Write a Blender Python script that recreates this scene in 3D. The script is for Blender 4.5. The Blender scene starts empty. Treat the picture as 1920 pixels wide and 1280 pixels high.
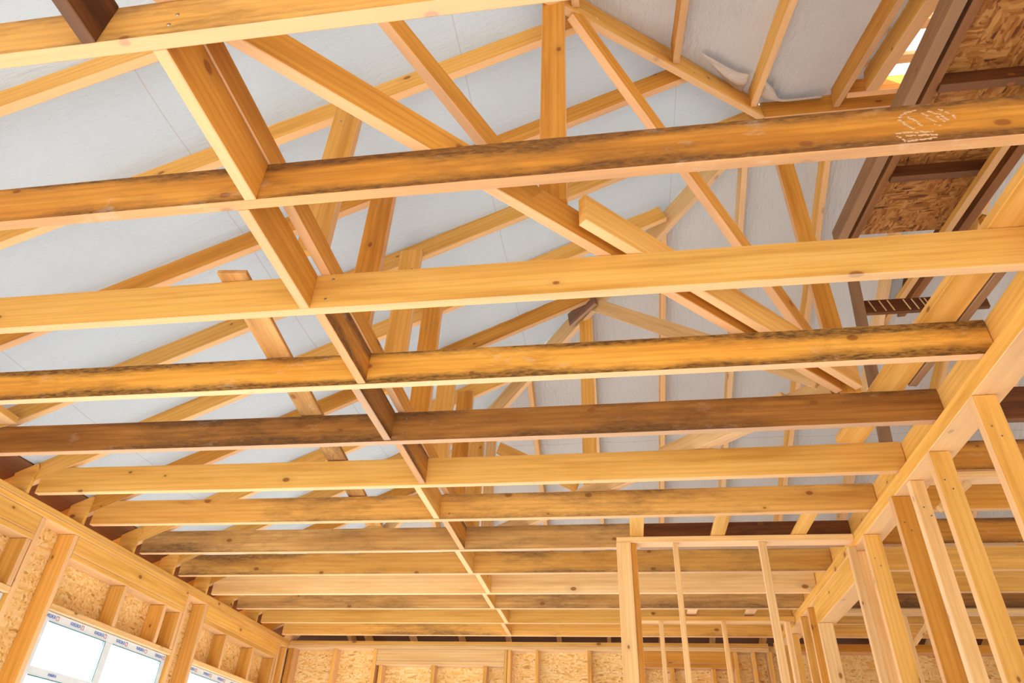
import bpy, bmesh, math, random
from mathutils import Vector, Matrix, noise
random.seed(7)
C = bpy.context.scene.collection
ZC = 1.2                                   # camera height above the floor; all z below are relative to the camera
XL, XR = -4.094, 1.653                     # inner faces of the left wall and of the right stud wall
ZJ, H, T = 1.8, 0.191, 0.044               # underside of the joists, joist depth and thickness
ZT = ZJ + H
YS = [0.936, 1.569, 2.198, 2.819, 3.437, 4.056, 4.666, 5.335, 5.958, 6.578, 7.119, 7.715, 8.301]
M, Z0 = 0.462, 1.90                        # roof slope, rafter underside height at the left wall
AX, AY, AZ = 1.22, 3.417, 4.355            # where hips and ridge meet
YB = 8.62                                  # inner face of the back wall

# ------------------------------------------------------------------ materials
def nt(name):
    m = bpy.data.materials.new(name); m.use_nodes = True
    t = m.node_tree; b = t.nodes['Principled BSDF']
    return m, t, b
def N(t, typ, **k):
    n = t.nodes.new(typ)
    for a, v in k.items():
        if a.startswith('i_'): n.inputs[int(a[2:])].default_value = v
        else: setattr(n, a, v)
    return n
def mapping(t, src, scale, rot=(0, 0, 0), loc=(0, 0, 0)):
    n = N(t, 'ShaderNodeMapping'); n.inputs['Scale'].default_value = scale
    n.inputs['Rotation'].default_value = rot; n.inputs['Location'].default_value = loc
    t.links.new(src, n.inputs['Vector']); return n.outputs['Vector']
def ramp(t, src, stops):
    n = N(t, 'ShaderNodeValToRGB'); r = n.color_ramp
    while len(r.elements) < len(stops): r.elements.new(0.5)
    for e, (p, c) in zip(r.elements, stops):
        e.position = p; e.color = (*c, 1) if len(c) == 3 else c
    t.links.new(src, n.inputs[0]); return n.outputs['Color']
def mix(t, fac, a, b, mode='MIX'):
    n = N(t, 'ShaderNodeMix'); n.data_type = 'RGBA'; n.blend_type = mode
    for s, v in ((0, fac), (6, a), (7, b)):
        if hasattr(v, 'links'): t.links.new(v, n.inputs[s])
        else: n.inputs[s].default_value = v if s == 0 else (*v, 1)
    return n.outputs[2]
def math_(t, op, a, b=0.0, clamp=False):
    n = N(t, 'ShaderNodeMath'); n.operation = op; n.use_clamp = clamp
    for s, v in ((0, a), (1, b)):
        if hasattr(v, 'links'): t.links.new(v, n.inputs[s])
        else: n.inputs[s].default_value = v
    return n.outputs[0]
def rnd_coords(t):
    tc = N(t, 'ShaderNodeTexCoord'); oi = N(t, 'ShaderNodeObjectInfo')
    cm = N(t, 'ShaderNodeCombineXYZ')
    for i, k in enumerate((61.0, 23.0, 37.0)):
        t.links.new(math_(t, 'MULTIPLY', oi.outputs['Random'], k), cm.inputs[i])
    ad = N(t, 'ShaderNodeVectorMath'); ad.operation = 'ADD'
    t.links.new(tc.outputs['Object'], ad.inputs[0]); t.links.new(cm.outputs[0], ad.inputs[1])
    return tc, oi, ad.outputs[0]
def wood(name, light, mid, dark, knots=0.5, stain=0.0, edge=0.0, stain_col=(.10, .045, .016), var=.12, rough=.62, chalk=0.0, edgelit=.5, allsides=False):
    m, t, b = nt(name); tc, oi, v = rnd_coords(t)
    n1 = N(t, 'ShaderNodeTexNoise', i_2=1.0, i_3=5.0, i_4=.6); t.links.new(mapping(t, v, (.9, 11, 11)), n1.inputs[0])
    base = ramp(t, n1.outputs['Fac'], [(.30, dark), (.48, mid), (.68, light)])
    n7 = N(t, 'ShaderNodeTexNoise', i_2=1.0, i_3=4.0, i_4=.65); t.links.new(mapping(t, v, (1.6, 48, 48), loc=(2, 8, 5)), n7.inputs[0])
    base = mix(t, math_(t, 'MULTIPLY', ramp_f(t, n7.outputs['Fac'], .50, .78), .55), base, dark)
    # growth rings: distorted bands running with the board
    w = N(t, 'ShaderNodeTexWave'); w.wave_type = 'BANDS'; w.bands_direction = 'Z'
    w.inputs['Scale'].default_value = 1.0; w.inputs['Distortion'].default_value = 6.0; w.inputs['Detail'].default_value = 3.0
    w.inputs['Detail Scale'].default_value = .6
    t.links.new(mapping(t, v, (.55, 9, 9)), w.inputs[0])
    base = mix(t, math_(t, 'MULTIPLY', math_(t, 'POWER', w.outputs['Fac'], 3.0), .30), base, dark)
    n2 = N(t, 'ShaderNodeTexNoise', i_2=1.0, i_3=3.0, i_4=.5); t.links.new(mapping(t, v, (3.5, 130, 130)), n2.inputs[0])
    base = mix(t, math_(t, 'MULTIPLY', ramp_f(t, n2.outputs['Fac'], .52, .75), .32), base, dark)
    # knots
    if knots > 0:
        vo = N(t, 'ShaderNodeTexVoronoi'); vo.voronoi_dimensions = '2D'; vo.inputs['Scale'].default_value = 1.0
        s3 = N(t, 'ShaderNodeSeparateXYZ'); t.links.new(v, s3.inputs[0]); c3 = N(t, 'ShaderNodeCombineXYZ')
        t.links.new(s3.outputs[0], c3.inputs[0]); t.links.new(math_(t, 'ADD', s3.outputs[1], s3.outputs[2]), c3.inputs[1])
        t.links.new(mapping(t, c3.outputs[0], (3.4, 5.6, 1)), vo.inputs['Vector'])
        sep = N(t, 'ShaderNodeSeparateColor'); t.links.new(vo.outputs['Color'], sep.inputs[0])
        keep = math_(t, 'LESS_THAN', sep.outputs[0], knots)
        d = math_(t, 'DIVIDE', vo.outputs['Distance'], math_(t, 'ADD', .45, math_(t, 'MULTIPLY', sep.outputs[1], 1.0)))
        halo = math_(t, 'MULTIPLY', math_(t, 'SUBTRACT', 1.0, ramp_f(t, d, .07, .26)), keep)
        core = math_(t, 'MULTIPLY', math_(t, 'SUBTRACT', 1.0, ramp_f(t, d, .055, .085)), keep)
        base = mix(t, math_(t, 'MULTIPLY', halo, .35), base, tuple(c * .62 for c in mid))
        base = mix(t, math_(t, 'MULTIPLY', core, .85), base, (.26, .085, .018))
    if stain > 0 or edge > 0:
        n3 = N(t, 'ShaderNodeTexNoise', i_2=1.0, i_3=9.0, i_4=.74); t.links.new(mapping(t, v, (1.6, 7, 7)), n3.inputs[0])
        n4 = N(t, 'ShaderNodeTexNoise', i_2=1.0, i_3=3.0, i_4=.5); t.links.new(mapping(t, v, (.5, 1.5, 1.5), loc=(9, 3, 1)), n4.inputs[0])
        sg = N(t, 'ShaderNodeSeparateXYZ'); t.links.new(tc.outputs['Generated'], sg.inputs[0])
        e = math_(t, 'MULTIPLY', math_(t, 'ABSOLUTE', math_(t, 'SUBTRACT', sg.outputs[2], .5)), 2.0)
        e = math_(t, 'MULTIPLY', math_(t, 'POWER', e, 2.4), math_(t, 'MULTIPLY', math_(t, 'SUBTRACT', math_(t, 'MULTIPLY', n4.outputs['Fac'], 3.2), .7), edge))
        s = math_(t, 'ADD', math_(t, 'ADD', n3.outputs['Fac'], e), math_(t, 'MULTIPLY', math_(t, 'SUBTRACT', n4.outputs['Fac'], .5), .9))
        sn = N(t, 'ShaderNodeSeparateXYZ'); t.links.new(tc.outputs['Normal'], sn.inputs[0])
        side = math_(t, 'LESS_THAN', math_(t, 'ABSOLUTE', sn.outputs[2]), 2.0 if allsides else .5)      # planed narrow edges stay clean
        mk = math_(t, 'MULTIPLY', ramp_f(t, s, .72 - .32 * stain, (.72 - .32 * stain) + .27), math_(t, 'ADD', math_(t, 'MULTIPLY', side, .88), .12))
        n6 = N(t, 'ShaderNodeTexNoise', i_2=1.0, i_3=3.0, i_4=.7); t.links.new(mapping(t, v, (22, 90, 90), loc=(1, 6, 3)), n6.inputs[0])
        mk = math_(t, 'MULTIPLY', mk, math_(t, 'ADD', .62, math_(t, 'MULTIPLY', ramp_f(t, n6.outputs['Fac'], .36, .62), .38)))
        base = mix(t, math_(t, 'MULTIPLY', mk, .95), base, stain_col)
    if chalk > 0:
        n5 = N(t, 'ShaderNodeTexNoise', i_2=1.0, i_3=6.0, i_4=.7); t.links.new(mapping(t, v, (5, 12, 12), loc=(4, 4, 4)), n5.inputs[0])
        base = mix(t, math_(t, 'MULTIPLY', ramp_f(t, n5.outputs['Fac'], .60, .72), chalk), base, (.72, .60, .50))
    if edgelit > 0:
        se = N(t, 'ShaderNodeSeparateXYZ'); t.links.new(tc.outputs['Normal'], se.inputs[0])
        eg = math_(t, 'GREATER_THAN', math_(t, 'ABSOLUTE', se.outputs[2]), .5)
        base = mix(t, math_(t, 'MULTIPLY', eg, edgelit), base, (.80, .56, .40))  # brightness of lit undersides painted into the top and bottom faces
    k = math_(t, 'ADD', 1.0 - var, math_(t, 'MULTIPLY', oi.outputs['Random'], 2 * var))
    hs = N(t, 'ShaderNodeHueSaturation'); t.links.new(k, hs.inputs['Value']); t.links.new(base, hs.inputs['Color'])
    t.links.new(hs.outputs[0], b.inputs['Base Color'])
    b.inputs['Roughness'].default_value = rough; b.inputs['Specular IOR Level'].default_value = .25
    bp = N(t, 'ShaderNodeBump'); bp.inputs['Strength'].default_value = .18; bp.inputs['Distance'].default_value = .004
    t.links.new(n2.outputs['Fac'], bp.inputs['Height']); t.links.new(bp.outputs[0], b.inputs['Normal'])
    return m
def ramp_f(t, src, lo, hi):
    n = N(t, 'ShaderNodeMapRange'); n.clamp = True
    n.inputs[1].default_value = lo; n.inputs[2].default_value = hi
    t.links.new(src, n.inputs[0]); return n.outputs[0]
def osb(name, a, bcol, ccol, dark):
    m, t, b = nt(name); tc, oi, v = rnd_coords(t)
    nz = N(t, 'ShaderNodeTexNoise', i_2=5.0, i_3=2.0); t.links.new(v, nz.inputs[0])
    dv = N(t, 'ShaderNodeVectorMath'); dv.operation = 'SCALE'; dv.inputs['Scale'].default_value = .05
    t.links.new(nz.outputs['Color'], dv.inputs[0])
    ad = N(t, 'ShaderNodeVectorMath'); ad.operation = 'ADD'
    t.links.new(v, ad.inputs[0]); t.links.new(dv.outputs[0], ad.inputs[1])
    cols = []
    for rot, sc, lc in (((.5, .5, .6), (12, 62, 62), (0, 0, 0)), ((-.7, .4, -.5), (58, 13, 62), (3, 1, 2)), ((.2, -.9, 1.2), (12, 52, 52), (7, 5, 2))):
        vo = N(t, 'ShaderNodeTexVoronoi'); vo.inputs['Scale'].default_value = 1.0
        t.links.new(mapping(t, ad.outputs[0], sc, rot, lc), vo.inputs['Vector'])
        sp = N(t, 'ShaderNodeSeparateColor'); t.links.new(vo.outputs['Color'], sp.inputs[0])
        cols.append(ramp(t, sp.outputs[0], [(0, dark), (.12, ccol), (.45, a), (1, bcol)]))
    s1 = N(t, 'ShaderNodeTexNoise', i_2=9.0, i_3=3.0); t.links.new(v, s1.inputs[0])
    s2 = N(t, 'ShaderNodeTexNoise', i_2=13.0, i_3=3.0); t.links.new(mapping(t, v, (1, 1, 1), loc=(5, 5, 5)), s2.inputs[0])
    c = mix(t, ramp_f(t, s1.outputs['Fac'], .47, .53), cols[0], cols[1])
    c = mix(t, ramp_f(t, s2.outputs['Fac'], .54, .60), c, cols[2])
    t.links.new(c, b.inputs['Base Color']); b.inputs['Roughness'].default_value = .6
    return m
PINE = wood('pine_clean', (0.86, 0.525, 0.155), (0.8, 0.452, 0.11), (0.6, 0.298, 0.055), knots=.20)
PINE2 = wood('pine_orange', (0.76, 0.38, 0.07), (0.68, 0.319, 0.05), (0.48, 0.195, 0.025), knots=.2)
PALE = wood('pine_pale', (.91, .66, .35), (.86, .575, .265), (.68, .40, .155), knots=.18)
MILD = wood('pine_mild_stain', (0.84, 0.484, 0.14), (0.76, 0.411, 0.1), (0.55, 0.257, 0.055), knots=.20, stain=0.55, edge=.2, stain_col=(0.2, 0.102, 0.04), edgelit=.5)
STREAK = wood('pine_edge_stain', (0.82, 0.443, 0.09), (0.74, 0.37, 0.06), (0.52, 0.226, 0.035), knots=.20, stain=0.5, edge=0.85, stain_col=(0.075, 0.037, 0.016), chalk=.35, edgelit=.6)
BROWN = wood('pine_brown', (.46, .215, .05), (.35, .15, .032), (.20, .078, .017), knots=.20, stain=.75, edge=.3, stain_col=(.085, .042, .018), chalk=.2, edgelit=.5)
BROWN2 = wood('pine_honey_brown', (0.7, 0.339, 0.06), (0.58, 0.252, 0.036), (0.38, 0.144, 0.02), knots=.20, stain=0.5, edge=0.55, stain_col=(0.11, 0.0514, 0.02), chalk=.3, edgelit=.3)
GREYB = wood('pine_grey_brown', (0.74, 0.452, 0.17), (0.62, 0.35, 0.115), (0.38, 0.195, 0.06), knots=.20, stain=0.75, edge=.12, stain_col=(0.16, 0.0875, 0.04), edgelit=.5)
BROWND = wood('pine_brown_deck', (.36, .15, .04), (.27, .10, .026), (.16, .055, .014), knots=.20, stain=.6, edge=.25, stain_col=(.07, .035, .016), edgelit=.08)
DARK = wood('pine_dark', (.18, .062, .018), (.125, .042, .012), (.07, .022, .008), knots=.3, stain=.4, stain_col=(.03, .014, .01), edgelit=.08)
TAUPE = wood('wood_taupe', (.34, .20, .11), (.28, .155, .08), (.18, .095, .045), knots=.2, stain=.3, stain_col=(.10, .055, .03), edgelit=.12)
DARKR = wood('pine_dark_red', (.24, .085, .022), (.17, .055, .015), (.09, .028, .009), knots=.3, stain=.55, stain_col=(.035, .016, .01), edgelit=.4)
WEATH = wood('pine_weathered', (.76, .45, .18), (.62, .33, .11), (.40, .19, .06), knots=.3, stain=.62, edge=.1, stain_col=(.20, .11, .05), chalk=.6, edgelit=0, allsides=True)
PINEF = wood('pine_flat_plank', (.86, .55, .19), (.80, .47, .13), (.60, .30, .06), knots=.2, edgelit=0)
HIPB = wood('pine_splice', (.34, .20, .13), (.27, .15, .095), (.17, .09, .055), knots=.2, stain=.4, stain_col=(.10, .06, .04), edgelit=.3)
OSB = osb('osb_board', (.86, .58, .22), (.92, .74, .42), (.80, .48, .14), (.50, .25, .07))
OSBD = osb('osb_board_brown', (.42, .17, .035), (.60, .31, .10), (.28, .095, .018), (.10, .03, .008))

def membrane(name, axis, laps, col=(.80, .80, .80), glow=(.80, .82, .86), trf=.02):
    m, t, b = nt(name); tc, oi, v = rnd_coords(t)
    n1 = N(t, 'ShaderNodeTexNoise', i_2=1.0, i_3=4.0, i_4=.6)
    sc = (7, 34, 20) if axis == 0 else (34, 7, 20)
    t.links.new(mapping(t, v, sc), n1.inputs[0])
    n2 = N(t, 'ShaderNodeTexNoise', i_2=1.6, i_3=3.0); t.links.new(v, n2.inputs[0])
    col_n = ramp(t, n2.outputs['Fac'], [(.35, tuple(c * .95 for c in col)), (.6, col), (.8, tuple(min(1, c * 1.03) for c in col))])
    sp = N(t, 'ShaderNodeSeparateXYZ'); t.links.new(tc.outputs['Object'], sp.inputs[0])
    line = None
    for p in laps:
        d = math_(t, 'ABSOLUTE', math_(t, 'SUBTRACT', sp.outputs[axis], p))
        l = math_(t, 'LESS_THAN', d, .0035); line = l if line is None else math_(t, 'MAXIMUM', line, l)
    if line is not None: col_n = mix(t, math_(t, 'MULTIPLY', line, .5), col_n, (.35, .30, .28))
    t.links.new(col_n, b.inputs['Base Color']); b.inputs['Roughness'].default_value = .75
    bp = N(t, 'ShaderNodeBump'); bp.inputs['Strength'].default_value = .8; bp.inputs['Distance'].default_value = .05
    hsum = math_(t, 'ADD', math_(t, 'MULTIPLY', n1.outputs['Fac'], .35), n2.outputs['Fac'])
    t.links.new(hsum, bp.inputs['Height']); t.links.new(bp.outputs[0], b.inputs['Normal'])
    tr = N(t, 'ShaderNodeBsdfTranslucent'); tr.inputs[0].default_value = (*glow, 1)
    t.links.new(bp.outputs[0], tr.inputs['Normal'])
    mx = N(t, 'ShaderNodeMixShader'); mx.inputs[0].default_value = trf
    t.links.new(b.outputs[0], mx.inputs[1]); t.links.new(tr.outputs[0], mx.inputs[2])
    t.links.new(mx.outputs[0], t.nodes['Material Output'].inputs[0])
    return m
def plain(name, col, rough=.5, metal=0.0):
    m, t, b = nt(name); nz = N(t, 'ShaderNodeTexNoise', i_2=12.0, i_3=2.0)
    tc = N(t, 'ShaderNodeTexCoord'); t.links.new(tc.outputs['Object'], nz.inputs[0])
    t.links.new(ramp(t, nz.outputs['Fac'], [(.3, tuple(c * .94 for c in col)), (.7, col)]), b.inputs['Base Color'])
    b.inputs['Roughness'].default_value = rough; b.inputs['Metallic'].default_value = metal
    return m
PVC = plain('white_pvc_film', (.72, .82, .92), .35)
BLUE = plain('blue_print', (.03, .14, .62), .5)
RED = plain('red_print', (.55, .08, .14), .5)
TEAL = plain('teal_gasket', (.03, .25, .33), .5)
CHALK = plain('chalky_adhesive', (.66, .42, .24), .8)
STEEL = plain('steel_screw', (.35, .33, .30), .35, .9)
CONC = plain('pale_subfloor', (.80, .79, .77), .8)
GROUND = plain('sandy_ground', (.55, .50, .42), .9)
gm = bpy.data.materials.new('window_glass'); gm.use_nodes = True
_t = gm.node_tree; _t.nodes.clear()
_o = _t.nodes.new('ShaderNodeOutputMaterial'); _m = _t.nodes.new('ShaderNodeMixShader')
_tr = _t.nodes.new('ShaderNodeBsdfTransparent'); _gl = _t.nodes.new('ShaderNodeBsdfGlossy')
_gl.inputs['Roughness'].default_value = .02; _m.inputs[0].default_value = .06
_tr.inputs[0].default_value = (.96, .98, .98, 1)
_t.links.new(_tr.outputs[0], _m.inputs[1]); _t.links.new(_gl.outputs[0], _m.inputs[2]); _t.links.new(_m.outputs[0], _o.inputs[0])
GLASS = gm

# ------------------------------------------------------------------ builders
def V(p): return Vector((p[0], p[1], p[2] + ZC))
def link(name, bm, mat, parent=None, mw=None):
    me = bpy.data.meshes.new(name); bm.to_mesh(me); bm.free()
    me.materials.append(mat)
    o = bpy.data.objects.new(name, me); C.objects.link(o)
    if mw is not None: o.matrix_world = mw
    if parent is not None:
        o.parent = parent
        if mw is not None: o.matrix_parent_inverse = parent.matrix_world.inverted()
    return o
def tag(o, label=None, cat=None, group=None, kind=None):
    if label: o['label'] = label
    if cat: o['category'] = cat
    if group: o['group'] = group
    if kind: o['kind'] = kind
    return o
def box_bm(x0, x1, y0, y1, z0, z1, bev=.003, seg=1):
    bm = bmesh.new()
    n = max(1, seg)
    xs = [x0 + (x1 - x0) * i / n for i in range(n + 1)]
    rings = []
    for x in xs:
        rings.append([bm.verts.new((x, y, z)) for (y, z) in ((y0, z0), (y1, z0), (y1, z1), (y0, z1))])
    for a, b in zip(rings, rings[1:]):
        for i in range(4):
            j = (i + 1) % 4; bm.faces.new((a[i], a[j], b[j], b[i]))
    bm.faces.new(rings[0][::-1]); bm.faces.new(rings[-1])
    bmesh.ops.recalc_face_normals(bm, faces=bm.faces)
    if bev > 0:
        ed = [e for e in bm.edges if e.calc_face_angle(0) > .5]
        bmesh.ops.bevel(bm, geom=ed, offset=bev, segments=1, affect='EDGES')
    return bm
def beam(name, A, B, side, up, mat, label=None, cat=None, group=None, upv=(0, 0, 1), bow=0.0, parent=None, bev=.003, cut=None, zl=False):
    """A bar from A to B; side=(s0,s1), up=(u0,u1): cross-section about the line AB, in metres."""
    a, b = V(A), V(B); x = (b - a); L = x.length; x.normalize()
    u = Vector(upv); y = u.cross(x).normalized(); z = x.cross(y)
    mw = Matrix(((x.x, y.x, z.x, a.x), (x.y, y.y, z.y, a.y), (x.z, y.z, z.z, a.z), (0, 0, 0, 1)))
    bm = box_bm(0, L, side[0], side[1], up[0], up[1], bev, 16 if bow else 1)
    if cut:   # plumb / slanted cuts: slide end vertices along the bar according to their height
        for v in bm.verts:
            if v.co.x < L * .25: v.co.x += cut[0] * (v.co.z - up[0])
            elif v.co.x > L * .75: v.co.x += cut[1] * (v.co.z - up[0])
    if bow:
        for v in bm.verts:
            q = v.co.x / L * 2 - 1; v.co.z += bow * (q * q - .4)
    o = link(name, bm, mat, parent, mw)
    tag(o, label, cat, group); return o
def slab(name, x0, x1, y0, y1, z0, z1, mat, label=None, cat=None, group=None, kind=None, parent=None, axis=None, bev=.003):
    """Axis-aligned board with its grain (local x) along its longest side."""
    d = (x1 - x0, y1 - y0, z1 - z0); ax = axis if axis is not None else d.index(max(d))
    c = Vector(((x0 + x1) / 2, (y0 + y1) / 2, (z0 + z1) / 2 + ZC))
    R = {0: Matrix.Identity(3), 1: Matrix(((0, -1, 0), (1, 0, 0), (0, 0, 1))), 2: Matrix(((0, 0, 1), (0, 1, 0), (-1, 0, 0)))}[ax]
    l = [d[ax]] + ([d[1], d[2]] if ax == 0 else [d[0], d[2]] if ax == 1 else [d[1], d[0]])
    bm = box_bm(-l[0] / 2, l[0] / 2, -l[1] / 2, l[1] / 2, -l[2] / 2, l[2] / 2, bev)
    mw = R.to_4x4(); mw.translation = c
    if ax == 2: mw = Matrix(((0, 0, -1, c.x), (0, 1, 0, c.y), (1, 0, 0, c.z), (0, 0, 0, 1)))
    o = link(name, bm, mat, parent, mw); tag(o, label, cat, group, kind); return o

ORD = ['nearest', 'second', 'third', 'fourth', 'fifth', 'sixth', 'seventh', 'eighth', 'ninth', 'tenth', 'eleventh', 'twelfth', 'farthest']

# ------------------------------------------------------------------ ceiling joists of the main room
JM = [(MILD, 0.0, 'yellow pine ceiling joist with black grain streaks crossing the top left corner of the photo'),
      (BROWN2, -.008, 'dirty honey brown ceiling joist with white smears near its right end'),
      (PINE, 0.0, 'clean yellow ceiling joist with round knots, third from the top of the photo'),
      (STREAK, .008, 'yellow ceiling joist with black mould along both edges, fourth from the top'),
      (BROWN, .014, 'dark brown smooth ceiling joist just below the mouldy yellow one, fifth from the top'),
      (PINE, .014, 'clean orange ceiling joist directly below the dark brown joist, sixth from the top'),
      (MILD, .012, 'light ceiling joist with faint grey smudges on its right half, seventh from the top'),
      (GREYB, 0.006, 'grey brown rough ceiling joist passing over the ladder-like partition plate, eighth from the top'),
      (MILD, 0.0, 'pale ceiling joist with a black smear at its left end, ninth from the top'),
      (PALE, 0.0, 'pale yellow ceiling joist, fourth before the back wall'),
      (GREYB, 0.0, 'grey brown ceiling joist, third before the back wall'),
      (PINE, 0.0, 'orange knotty ceiling joist, second before the back wall'),
      (MILD, 0.0, 'dull pinkish ceiling joist closest to the back wall')]
def joist_mesh(x0, x1, bow, bevel_left=True):
    L = x1 - x0; bm = bmesh.new(); n = 20
    def zz(x): q = x / L * 2 - 1; return bow * (q * q - .4)
    heel = .115; run = (H - heel) / M + .0
    stations = [0.0] + ([run] if bevel_left else []) + [L * i / n for i in range(1, n + 1) if L * i / n > run + .02]
    rings = []
    for x in stations:
        top = heel if (bevel_left and x == 0.0) else H
        rings.append([bm.verts.new((x, y, z + zz(x))) for (y, z) in ((0, 0), (T, 0), (T, top), (0, top))])
    for a, b in zip(rings, rings[1:]):
        for i in range(4):
            j = (i + 1) % 4; bm.faces.new((a[i], a[j], b[j], b[i]))
    bm.faces.new(rings[0][::-1]); bm.faces.new(rings[-1])
    bmesh.ops.recalc_face_normals(bm, faces=bm.faces)
    ed = [e for e in bm.edges if e.calc_face_angle(0) > .5]
    bmesh.ops.bevel(bm, geom=ed, offset=.003, segments=1, affect='EDGES')
    return bm
def screw(parent, x, y, z, nrm, r=.007):
    bm = bmesh.new(); bmesh.ops.create_cone(bm, cap_ends=True, segments=10, radius1=r, radius2=r * .7, depth=.004)
    a = V((x, y, z)); q = Vector((0, 0, 1)).rotation_difference(Vector(nrm)).to_matrix().to_4x4(); q.translation = a
    return link('screw', bm, STEEL, parent, q)
JO = []
for k, y in enumerate(YS):
    mat, bow, lab = JM[k]
    x0, x1 = -4.06, 1.719
    mw = Matrix.Translation(V((x0, y, ZJ)))
    if k == 7: x1 = .158
    o = link('ceiling_joist', joist_mesh(x0, x1, bow), mat, None, mw); JO.append(o)
    tag(o, lab, 'joist', 'ceiling joists of the main room')
for (k, dx, dz) in ((2, .05, .16), (2, .035, .05), (4, .05, .14), (4, .05, .05), (6, .05, .15), (6, .04, .04), (0, .05, .10), (0, .04, .05)):
    screw(JO[k], -1.24 + dx, YS[k] - .001, ZJ + dz, (0, -1, 0))

slab('ceiling_joist', .160, 1.719, YS[7], YS[7] + T, ZJ, ZT, DARKR, 'very dark reddish joist piece right above the ladder-like partition', 'joist', 'ceiling joists of the main room')
def smear(parent, strokes, y):
    # dried adhesive: flat rounded blobs on the near face of the joist
    bm = bmesh.new(); rr = random.Random(3); o0 = V((strokes[0][0][0], y, strokes[0][0][1]))
    for st in strokes:
        for (xa, za), (xb, zb) in zip(st, st[1:]):
            n = max(2, int(math.hypot(xb - xa, zb - za) / .006))
            for i in range(n + 1):
                q = i / n
                if rr.random() < .18: continue
                c = V((xa + (xb - xa) * q + rr.uniform(-.002, .002), y - .0005, za + (zb - za) * q + rr.uniform(-.002, .002))) - o0
                r = rr.uniform(.0025, .0055)
                bmesh.ops.create_icosphere(bm, subdivisions=1, radius=1, matrix=Matrix.Translation(c) @ Matrix.Diagonal((r * 1.5, .0012, r, 1)))
    for f in bm.faces: f.smooth = True
    link('adhesive_smear', bm, CHALK, parent, Matrix.Translation(o0))
smear(JO[1], [[(.975, 1.930), (1.00, 1.950), (1.03, 1.958)], [(.970, 1.915), (.985, 1.890), (1.00, 1.868)], [(1.00, 1.93), (1.02, 1.90), (1.03, 1.875)], [(1.04, 1.945), (1.06, 1.925)], [(1.055, 1.915), (1.075, 1.895)],
              [(1.07, 1.945), (1.095, 1.925), (1.11, 1.900)], [(1.085, 1.915), (1.10, 1.89)], [(1.10, 1.95), (1.13, 1.925), (1.135, 1.905)], [(1.06, 1.885), (1.08, 1.872)],
              [(.945, 1.853), (1.00, 1.852), (1.05, 1.848)], [(.945, 1.84), (.96, 1.815)], [(.965, 1.838), (1.02, 1.836), (1.055, 1.832)], [(.96, 1.812), (1.02, 1.814), (1.06, 1.820)]], YS[1])
# blocking pieces between the joists, staggered left and right of one line
BM_ = [PALE, PINE2, PINE2, BROWN, BROWN2, WEATH, PINE, WEATH, PINE, PINE, PINE, PINE, PALE]
PL = ['the streaky top joist', 'the honey brown joist', 'the clean third joist', 'the black-edged joist', 'the dark brown joist', 'the clean orange sixth joist',
      'the smudged seventh joist', 'the grey brown eighth joist', 'the smeared ninth joist', 'the pale tenth joist', 'the grey brown third-last joist', 'the knotty second-last joist', 'the last joist']
slab('blocking', -1.455, -1.411, .36, YS[0], ZJ, ZT, DARK, 'dark brown blocking end coming in from the top edge onto the streaky joist', 'blocking', 'blocking between the joists')
for k in range(12):
    xr = -1.218 if k % 2 == 0 else -1.268
    slab('blocking', xr - T, xr, YS[k] + T, YS[k + 1], ZJ + .002, ZT - .002, [PINE2, PINE2, BROWN2, BROWN, BROWN2, PINE, BROWN2, PINE, PINE, PINE, PINE, PINE][k],
         f'short upright blocking plank between {PL[k]} and {PL[k+1]}', 'blocking', 'blocking between the joists')
# strongback standing on the joists beside the blocking
beam('strongback', (-1.212, .30, ZT + .001), (-1.212, 8.28, ZT + .001), (0, T), (0, .112), PINE2, 'orange brown plank standing on edge on the joists beside the line of blocking', 'beam')

# hangers from the rafters down to the strongback
HL = ['leftmost of the row, above the clean third joist', 'second of the row from the left', 'third of the row, starting right above the clean joist',
      'fourth of the row, behind the black-edged joist', 'fifth of the row, with a nail cluster', 'sixth of the row, behind the clean orange joist', 'last of the row, far back']
for k in range(2, 9):
    y = YS[k] - T - .002
    x0 = -1.388; zt = Z0 + M * (x0 - XL) + .10
    zb = ZT + .114
    hg = slab('hanger', x0, x0 + .148, y, y + T, zb, zt, PINE2 if k % 2 else PINE, f'upright hanger board above the blocking, {HL[k - 2]}', 'hanger', 'upright hangers above the blocking')
    for (sx, sz) in ((.05, .22), (.10, .18)): screw(hg, x0 + sx, y - .001, zt - sz, (0, -1, 0))

# ------------------------------------------------------------------ roof: left slope rafters
RD = .145
def left_z(x): return Z0 + M * (x - XL)
RL = ['that shows only at the upper left corner above the streaky joist', 'crossing left of the streaky joist blocking', 'meeting the left hip near the tall post', 'running up to the front hip right of the tall post',
      'running up to the top of the hips', 'ending at the back hip beside the pair of diagonal beams', 'ending at the back hip under the weathered splice', 'seen in short pieces behind the dark brown joist',
      'above the clean orange joist', 'above the smudged seventh joist', 'above the grey brown eighth joist', 'nearly hidden near the back left corner', 'closest to the back left corner']
for k, y in enumerate(YS):
    xe = min(AX - .05, (y + T) - 2.197) if y < AY else (AX - .04 if k == 4 else 4.62 - (y + T))
    beam('rafter', (XL - .50, y, left_z(XL - .50)), (xe, y, left_z(xe)), (0, T), (0, RD), PINE if k % 3 else PINE2,
         f'left roof rafter {RL[k]}', 'rafter', 'left roof rafters', cut=(-M, -M if 0 else 0.0))
for k, y in enumerate((-.31, .31)):
    xe = (y + T) - 2.197
    beam('rafter', (XL - .50, y, left_z(XL - .50)), (xe, y, left_z(xe)), (0, T), (0, RD), PINE,
         ['sloping left rafter above the camera, outside the top edge', 'sloping left rafter just beyond the top left corner'][k], 'rafter', 'left roof rafters')
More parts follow.
